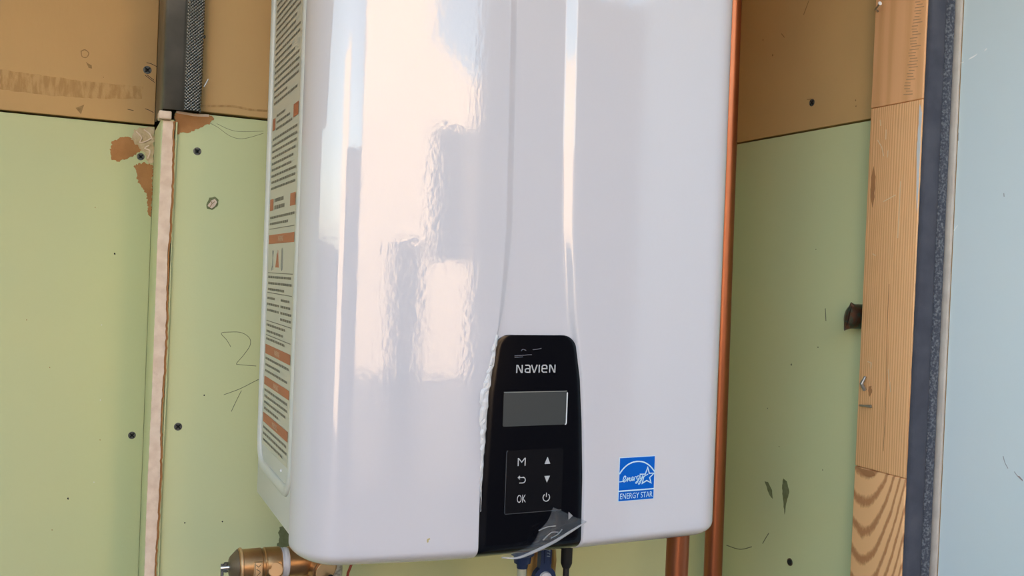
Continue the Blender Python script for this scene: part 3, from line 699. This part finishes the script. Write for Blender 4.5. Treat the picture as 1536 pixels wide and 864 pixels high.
# ---- black control panel in the channel
def pl_panel(off):
    return lambda a, z, h: (a, front0(a, z) + 0.0052 - off - h, z)
def build_panel():
    z0, z1 = ZB + 0.0012, 1.4488; rc = 0.0125; nx = 26; nz = 64; vs = []; fs = []
    zs = [z0 + RZ * (1 - cos(k / 10 * pi / 2)) * 0.9 for k in range(10)]
    zs += [zs[-1] + 0.002 + (z1 - rc - zs[-1] - 0.002) * k / 40 for k in range(41)] + [z1 - rc + rc * sin(k / 12 * pi / 2) for k in range(1, 13)]
    zs = sorted(set(zs))
    for z in zs:
        a = lerp_tab(TL, z) + 0.0012; b = lerp_tab(TR, z) - 0.0012
        if z > z1 - rc:
            t = (z - (z1 - rc)) / rc; i = rc * (1 - sqrt(max(0, 1 - t * t))); a += i; b -= i
        if z < z0 + 0.007:
            t = 1 - (z - z0) / 0.007; b -= 0.007 * (1 - sqrt(max(0, 1 - t * t)))
        for j in range(nx):
            u = j / (nx - 1); x = a + (b - a) * u
            edge = min(u, 1 - u) * (b - a)
            rd = 0.0004 * max(0, 1 - edge / 0.004) ** 2
            vs.append((x, front0(x, z) + 0.0052 - 0.0030 + rd, z))
    nzz = len(zs)
    for i in range(nzz - 1):
        for j in range(nx - 1): fs.append((i * nx + j, i * nx + j + 1, (i + 1) * nx + j + 1, (i + 1) * nx + j))
    rim = [j for j in range(nx)] + [i * nx + nx - 1 for i in range(1, nzz)] + [(nzz - 1) * nx + j for j in range(nx - 2, -1, -1)] + [i * nx for i in range(nzz - 2, 0, -1)]
    b0 = len(vs); n = len(rim)
    for r in rim: x, y, z = vs[r]; vs.append((x, y + 0.0035, z))
    for i in range(n): fs.append((rim[i], rim[(i + 1) % n], b0 + (i + 1) % n, b0 + i))
    return sharp(put('control_panel', vs, fs, 'black', H), 60)
panel = build_panel(); tag(panel, 'tapered black control panel with grey display')
PP = pl_panel(0.0030)
def grid_patch(name, a0, a1, z0, z1, r, pl, h, m, parent, n=8):
    # rounded flat plate with side walls
    P = []
    for (ca, cz, s) in ((a1 - r, z0 + r, -pi / 2), (a1 - r, z1 - r, 0), (a0 + r, z1 - r, pi / 2), (a0 + r, z0 + r, pi)):
        for k in range(n + 1): an = s + k / n * pi / 2; P.append((ca + r * cos(an), cz + r * sin(an)))
    return patch(name, P, pl, m, parent, h)
lcd = grid_patch('display', 0.3487, 0.4126, 1.3660, 1.3965, 0.0012, PP, 0.0008, 'lcd', panel); tag(lcd, 'blank grey display')
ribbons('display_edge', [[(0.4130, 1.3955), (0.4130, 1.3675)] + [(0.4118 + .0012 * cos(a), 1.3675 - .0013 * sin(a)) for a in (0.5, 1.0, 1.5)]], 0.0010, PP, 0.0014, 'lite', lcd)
ribbons('display_rim', [[(0.3487, 1.3970), (0.4126, 1.3970)]], 0.0006, PP, 0.0012, 'figgrey', lcd)
pad = grid_patch('button_pad', 0.3535, 0.4115, 1.2862, 1.3442, 0.0030, PP, 0.0006, 'padblack', panel)
ribbons('pad_outline', [[(0.3535, 1.2872), (0.3535, 1.3425), (0.3545, 1.3440)], [(0.3540, 1.2864), (0.4110, 1.2864)]], 0.0005, PP, 0.0009, mat('pad_edge_grey', (0.06, 0.062, 0.07), 0.3), pad)
def ell(cx, cz, rx, rz, a0, a1, n=14): return [(cx + rx * cos(a0 + (a1 - a0) * k / n), cz + rz * sin(a0 + (a1 - a0) * k / n)) for k in range(n + 1)]
# maker's lettering, mixed-height letters all the same size
def logo(x0, z0, w, h):
    s = w / 262.0; V = []; Fc = []
    def P(px, v): return (x0 + px * s, z0 + v * h)
    k = 0.00095
    lines = []
    lines.append([P(4, 0.04), P(4, .94), P(10, .94), P(34, .06), P(39, .06), P(39, .96)])
    a = [P(60, .95), P(82, .95), P(90, .80), P(90, .06), P(68, .06), P(60, .14), P(60, .42), P(68, .52), P(90, .52)]
    lines.append(a)
    lines.append([P(101, .96), P(117, .06), P(121, .06), P(137, .96)])
    lines.append([P(152, .04), P(152, .96)])
    e = [P(172, .50), P(203, .50), P(203, .78), P(196, .94), P(179, .94), P(171, .78), P(171, .22), P(179, .06), P(203, .06)]
    lines.append(e)
    lines.append([P(223, 0.04), P(223, .94), P(229, .94), P(253, .06), P(258, .06), P(258, .96)])
    return ribbons('lettering', lines, k, PP, 0.0007, 'silver', panel)
logo(0.3600, 1.4145, 0.0400, 0.0072)
# button symbols
text('button_symbol', 'OK', 0.3652, 0.3742, 1.2960, 1.3032, PP, 0.0010, 'silver', pad)
def icon(name, lines, w): return ribbons(name, lines, w, PP, 0.0011, 'silver', pad)
icon('button_symbol', [[(0.3652, 1.3300), (0.3652, 1.3364), (0.3657, 1.3364), (0.3687, 1.3330), (0.3717, 1.3364), (0.3722, 1.3364), (0.3722, 1.3300)]], 0.0008)
icon('button_symbol', [[(0.3660, 1.3190), (0.3708, 1.3190)] + ell(0.3708, 1.3165, .0022, .0025, pi / 2, -pi / 2, 8) + [(0.3672, 1.3140)], [(0.3672, 1.3203), (0.3658, 1.3190), (0.3672, 1.3177)]], 0.0007)
patch('button_symbol', [(0.3922, 1.3302), (0.3978, 1.3302), (0.3950, 1.3365)], PP, 'silver', pad, 0.0011)
patch('button_symbol', [(0.3924, 1.3190), (0.3980, 1.3190), (0.3952, 1.3130)], PP, 'silver', pad, 0.0011)
icon('button_symbol', [ell(0.3952, 1.2990, .0034, .0034, pi / 2 + 0.65, pi * 2.5 - 0.65, 20), [(0.3952, 1.2998), (0.3952, 1.3032)]], 0.0007)
# wrinkles caught in the film over the top of the panel
flt = mat('film_glint', (0.16, 0.16, 0.19), 0.3)
ribbons('film_crease', [curve([(0.3645, 1.4345), (0.3660, 1.4358), (0.3690, 1.4350)]), curve([(0.3760, 1.4355), (0.3820, 1.4362), (0.3845, 1.4368)]), [(0.3580, 1.4285), (0.3660, 1.4290)], curve([(0.358, 1.4300), (0.375, 1.4310)])], 0.0005, PP, 0.0006, flt, panel)
# crinkled film along the left edge of the panel
def crinkle():
    n = 46; k = 5; vs = []; fs = []
    for i in range(n):
        t = i / (n - 1); z = 1.4480 - t * 0.1560
        wid = 0.0100 * (1 - abs(t - 0.36) / 0.75) ** 1.2 * (0.65 + 0.35 * random.random()) + 0.0012
        for j in range(k):
            u = j / (k - 1); x = lerp_tab(TL, z) + 0.0026 - wid * u
            h = (0.0016 + random.uniform(0, 0.0050) * (1 if 0 < j < k - 1 else 0.25)) * (1 - 0.5 * t)
            vs.append((x, front(x, z) - 0.0018 - h * 0.6, z + random.uniform(-.0012, .0012)))
    for i in range(n - 1):
        for j in range(k - 1): fs.append((i * k + j, i * k + j + 1, (i + 1) * k + j + 1, (i + 1) * k + j))
    return put('crinkled_film', vs, fs, 'crinkle', panel)
tag(crinkle(), 'crinkled clear film along the edge')
# peeled corner of the film at the foot of the panel
def flap():
    B = curve([(0.3505, 1.2480), (0.3658, 1.2462), (0.3811, 1.2500), (0.402, 1.2573), (0.421, 1.2663), (0.4365, 1.2740)], 6)
    T = curve([(0.3505, 1.2490), (0.3762, 1.2551), (0.384, 1.2618), (0.3883, 1.27), (0.3962, 1.278), (0.4011, 1.2899)], 5) + curve([(0.4011, 1.2899), (0.4130, 1.2846), (0.4225, 1.2798), (0.4365, 1.2745)], 2)[1:]
    n = min(len(B), len(T)); k = 9; vs = []; fs = []
    for i in range(n):
        b = B[int(i * (len(B) - 1) / (n - 1))]; t = T[int(i * (len(T) - 1) / (n - 1))]
        for j in range(k):
            u = j / (k - 1); x = b.x + (t.x - b.x) * u; z = b.y + (t.y - b.y) * u
            lift = 0.0035 + 0.0075 * sin(pi * min(1, i / (n - 1))) * (1 - u) ** 0.7 + 0.0008 * sin(i * 1.3 + j * 2.1)
            zz = max(z, ZB + 0.016)
            yy = front0(0.39, zz) + 0.0022 - lift; k2 = yy / 0.7625
            vs.append((x * k2 + 0.0008, yy, 1.5 + (z - 1.5) * k2))
    for i in range(n - 1):
        for j in range(k - 1): fs.append((i * k + j, i * k + j + 1, (i + 1) * k + j + 1, (i + 1) * k + j))
    o = put('peeled_film', vs, fs, 'film', panel, smooth=True)
    # folded rim of the film
    rim = [Vector(vs[i * k]) + Vector((0, -0.0006, 0)) for i in range(n)]
    tube('film_rim', rim, [0.0006 + 0.0009 * sin(pi * i / (n - 1)) for i in range(n)], 'filmedge', o, 8)
    return o
fp_ = flap(); tag(fp_, 'peeled clear film curling off the panel foot')
PF = lambda a, z, h: (a * 0.992 + 0.0006, front0(0.39, 1.30) - 0.0045 - h, 1.5 + (z - 1.5) * 0.992)
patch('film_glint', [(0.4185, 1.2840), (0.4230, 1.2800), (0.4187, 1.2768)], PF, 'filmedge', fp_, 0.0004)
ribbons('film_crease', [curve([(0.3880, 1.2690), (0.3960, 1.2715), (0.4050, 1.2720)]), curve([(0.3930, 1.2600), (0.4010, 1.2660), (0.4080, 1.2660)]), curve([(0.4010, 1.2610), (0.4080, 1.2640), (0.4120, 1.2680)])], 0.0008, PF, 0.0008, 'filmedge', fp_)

# ---- blue rating sticker on the cover
CP = lambda a, z, h: (a, front(a, z) - h, z)
SX0, SX1, SZ0, SZ1 = 0.4722, 0.5120, 1.2905, 1.3318
bd = patch('rating_sticker', [(SX0 - .0006, SZ0 - .0006), (SX1 + .0006, SZ0 - .0006), (SX1 + .0006, SZ1 + .0006), (SX0 - .0006, SZ1 + .0006)], CP, 'stwhite', H, 0.0003); tag(bd, 'square blue sticker with star and white lettering')
patch('sticker_face', [(SX0, SZ0), (SX1, SZ0), (SX1, SZ1), (SX0, SZ1)], CP, 'blue', bd, 0.0005)
def ST(px, py):
    # sticker drawing units -> metres: 0..525 across, 0..665 down, sheared back to a square sheet
    return (SX0 + px / 525 * (SX1 - SX0), SZ1 - py / 662 * (SZ1 - SZ0))
def SP(l): return [ST(*p) for p in l]
# coordinates measured from the sheet's own top left corner
arc = SP([(0, 238), (40, 178), (95, 122), (160, 84), (230, 66), (300, 68), (365, 86), (430, 128), (480, 178), (525, 238)])
lw = 0.0012
ribbons('arc', [curve(arc, 4)], lw, CP, 0.0008, 'stwhite', bd)
star = SP([(305, 268), (385, 272), (420, 170), (447, 262), (520, 265), (455, 330), (478, 412), (412, 372), (345, 410), (362, 318)])
ribbons('star', [star + []], lw * 0.9, CP, 0.0008, 'stwhite', bd)
ribbons('rule', [SP([(0, 508), (525, 508)])], lw, CP, 0.0008, 'stwhite', bd)
script = [
    [(0, 362), (30, 362), (62, 350), (88, 318), (92, 285), (74, 282), (58, 318), (56, 358), (78, 368), (108, 335)],
    [(108, 335), (124, 308), (116, 362), (136, 325), (156, 312), (152, 352), (166, 358), (182, 335)],
    [(178, 345), (200, 330), (206, 306), (190, 304), (180, 335), (192, 356), (216, 335)],
    [(218, 358), (230, 305), (248, 300), (256, 306)],
    [(296, 296), (276, 290), (258, 318), (266, 342), (288, 330), (300, 292), (280, 370), (258, 402), (246, 392), (300, 340)],
    [(312, 290), (310, 330), (330, 330), (348, 290), (330, 360), (302, 418), (290, 405), (350, 320), (425, 275)],
]
ribbons('script_lettering', [curve(SP(l), 5) for l in script], lw * 0.62, CP, 0.0008, 'stwhite', bd)
tv, tf = text_geo('ENERGY STAR', ST(18, 0)[0], ST(507, 0)[0], ST(0, 632)[1], ST(0, 545)[1], CP, 0.0008)
put('lettering', tv, tf, 'stwhite', bd)
patch('drip_mark', [(0.2795, 1.2690), (0.2800, 1.2705), (0.2822, 1.2712), (0.2826, 1.2700), (0.2812, 1.2695), (0.2812, 1.2678), (0.2802, 1.2672)], CP, 'speck', cover, 0.0003)
H.rotation_euler = (0, radians(-0.30), 0)

# ------------------------------------------------------------------ fittings under the heater
V0 = Vector((0.1462, 0.930, 1.2085))
rv = empty('relief_valve', (0.186, 0.93, 1.19), 'brass relief valve with white thread tape under the heater corner', 'valve')
ax = (1, 0, 0)
lathe('valve_body', V0, ax, [(-0.0070, .0085), (-0.0062, .0100), (0.0, .0165), (0.0006, .0172), (0.0032, .0172), (0.0038, .0160), (0.0215, .0160), (0.0225, .0152), (0.0242, .0152), (0.0252, .0162), (0.0270, .0162)], 'brass', rv, 48)
lathe('end_cap', V0 + Vector((-0.0004, 0, 0)), ax, [(-0.0078, .0080), (-0.0068, .0100), (-0.0004, .0163), (0.0, .0163)], 'brassdark', rv, 40)
lathe('bright_ring', V0 + Vector((0.0006, 0, 0)), ax, [(0.0, .0170), (0.0006, .0176), (0.0022, .0176), (0.0028, .0170)], 'brassflat', rv, 48)
lathe('hex_collar', V0 + Vector((0.0270, 0, 0)), ax, [(0, .0158), (.0010, .0160), (.0125, .0158), (.0135, .0148), (0.0145, .0140)], 'brass', rv, 48)
dv = Vector((-0.20, -0.97, -0.06)).normalized()
lathe('flat_boss', V0 + Vector((0.0338, -0.0135, -0.0020)), (-0.1, -1, 0.1), [(0, .0072), (.0028, .0070), (.0031, .0066)], 'brassflat', rv, 32)
lathe('thread_tape', V0 + Vector((0.0412, 0, 0)), ax, [(0, .0140), (.0008, .0146), (.0025, .0143), (.0040, .0147), (.0060, .0144), (.0072, .0138)], 'ptfe', rv, 40)
lathe('neck', V0 + Vector((0.0482, 0, 0)), ax, [(0, .0150), (.0100, .0150), (.0150, .0146), (.0200, .0135), (.0260, .0120)], 'brass', rv, 40)
plq = box('cast_plaque', V0.x + 0.0128, V0.x + 0.0208, V0.y - 0.0178, V0.y - 0.0140, V0.z - 0.012, V0.z + 0.0075, 'brassflat', rv, 0.0006)
pq = onY(V0.y - 0.0178)
ribbons('cast_mark', [[(V0.x + .0145, V0.z + .0052), (V0.x + .0168, V0.z + .0030), (V0.x + .0190, V0.z + .0052)], curve([(V0.x + .0150, V0.z + .001), (V0.x + .0185, V0.z - .002), (V0.x + .0150, V0.z - .006)]), [(V0.x + .0137, V0.z + .007), (V0.x + .0137, V0.z - .011)]], 0.0006, pq, 0.0003, 'brassdark', plq)
# test lever pin
tube('test_pin', [V0 + Vector((-0.0165, -0.001, 0.0)), V0 + Vector((-0.0076, -0.001, 0.0))], 0.0030, 'chrome', rv, 16)
tube('pin_loop', [V0 + Vector((-0.0148, -0.001, 0.0045)), V0 + Vector((-0.0148, -0.001, -0.0075))], 0.0017, 'chrome', rv, 12)
tube('pin_loop', [V0 + Vector((-0.0112, -0.001, 0.0050)), V0 + Vector((-0.0112, -0.001, -0.0040))], 0.0022, 'screw', rv, 12)
# tee body with round plug, rising into the heater
tc = V0 + Vector((0.0770, -0.002, -0.004))
lathe('tee_body', tc + Vector((0, 0.004, -0.0200)), (0, 0, 1), [(0, .0125), (.004, .0135), (.040, .0135), (.046, .0125), (.062, .0110)], 'brass', rv, 36)
pdir = Vector((0.38, -0.90, -0.20)).normalized()
lathe('plug', tc, pdir, [(0, .0135), (.0100, .0135), (.0104, .0145), (.0140, .0145), (.0144, .0128), (.0155, .0128)], 'brass', rv, 36)
lathe('plug_face', tc + pdir * 0.0152, pdir, [(0, .0118), (.0008, .0116)], 'brassflat', rv, 32)
lathe('plug_socket', tc + pdir * 0.0158 + Vector((0.004, 0, -0.008)), pdir, [(0, .0042), (.0006, .0040)], 'dark', rv, 20)

gp = empty('grey_nipple_pipe', (0.2415, 0.93, 0.0), 'scuffed grey pipe beside the brass valve under the heater', 'pipe')
tube('pipe_length', [(0.2415, 0.93, 0.0), (0.2415, 0.93, 1.268)], 0.0078, 'clearpipe', gp, 24)
tube('sleeve', [(0.2415, 0.93, 1.150), (0.2415, 0.93, 1.2105)], 0.0085, 'clearpipe', gp, 24)
rw = empty('red_wire', (0.262, 0.935, 1.15), 'thin red wire hanging beside the grey pipe', 'wire')
tube('wire_core', [tuple(v) for v in [(0.2655, 0.94, 1.2680), (0.2650, 0.94, 1.215), (0.2635, 0.94, 1.200), (0.2590, 0.94, 1.188), (0.2570, 0.94, 1.165)]], 0.0014, 'red', rw, 10)
lathe('wire_nut', (0.2735, 0.94, 1.1960), (0.05, 0, 1), [(0, .0016), (.006, .0034), (.014, .0038), (.070, .0030)], 'yellow', rw, 14)

bv = empty('isolation_valve', (0.4445, 0.86, 0.0), 'navy blue lever valve on brass body under the control panel', 'valve')
XV, YV = 0.4400, 0.850
def lever():
    # keyhole outline: narrow tab above a round hub
    P = [(XV - .0062, 1.232), (XV - .0062, 1.2075)]
    cz = 1.1935; r = 0.0125
    a0 = pi / 2 + 0.52; P += [(XV + r * cos(a), cz + r * sin(a)) for a in [a0 + (2 * pi - 1.04) * k / 24 for k in range(25)]]
    P += [(XV + .0062, 1.2075), (XV + .0062, 1.232)]
    o = patch('lever', P, onY(YV), 'navy', bv, 0.0035, back=0.0035)
    return o
lv = lever()
ribbons('lever_rib', [[(XV - .0014, 1.231), (XV - .0014, 1.2100)], [(XV - .0056, 1.231), (XV - .0056, 1.2085)], [(XV + .0056, 1.231), (XV + .0056, 1.2085)]], 0.0010, onY(YV - 0.0035), 0.0010, 'navy', lv)
prn = mat('blue_grey_print', (0.20, 0.27, 0.36), 0.5)
ribbons('lever_print', [[(XV + .0010 + .0032 * (k % 2), 1.2265 - k * .0016), (XV + .0042, 1.2258 - k * .0016)] for k in range(7)], 0.0007, onY(YV - 0.0035), 0.0006, prn, lv)
lathe('lever_nut', (XV, YV - 0.0035, 1.1940), (0, -1, 0), [(0, .0072), (.0030, .0066), (.0034, .0052), (.0022, .0048)], 'ptfe', bv, 6 * 5)
lathe('stem', (XV, YV - 0.0030, 1.1925), (0, -1, 0), [(0, .0036), (.0048, .0032)], 'brassdark', bv, 16)
lathe('valve_body', (0.4475, 0.8720, 0.0), (0, 0, 1), [(0, .0105), (1.16, .0105), (1.170, .0150), (1.199, .0160), (1.206, .0165), (1.2185, .0150), (1.2200, .0125), (1.268, .0125)], 'brass', bv, 36)
dh = empty('drain_hose', (0.4150, 0.85, 0.0), 'grey plastic tube with navy collar left of the blue lever', 'hose')
tube('hose_length', [(0.4150, 0.850, 0.0), (0.4150, 0.850, 1.208)], 0.0048, 'pvc', dh, 16)
lathe('collar', (0.4150, 0.850, 1.2060), (0, 0, 1), [(0, .0055), (.005, .0060), (.0056, .0085), (.013, .0095), (.014, .0120), (.060, .0120)], 'navy', dh, 24)
pc = empty('power_cable', (0.4660, 0.85, 0.0), 'black power cable with thick strain relief under the panel', 'cable')
tube('cable_length', [(0.4660, 0.850, 0.0), (0.4660, 0.850, 1.204)], 0.0033, 'rubber', pc, 14)
lathe('strain_relief', (0.4660, 0.850, 1.2015), (0, 0, 1), [(0, .0040), (.003, .0052), (.005, .0060), (.066, .0062)], 'rubber', pc, 20)
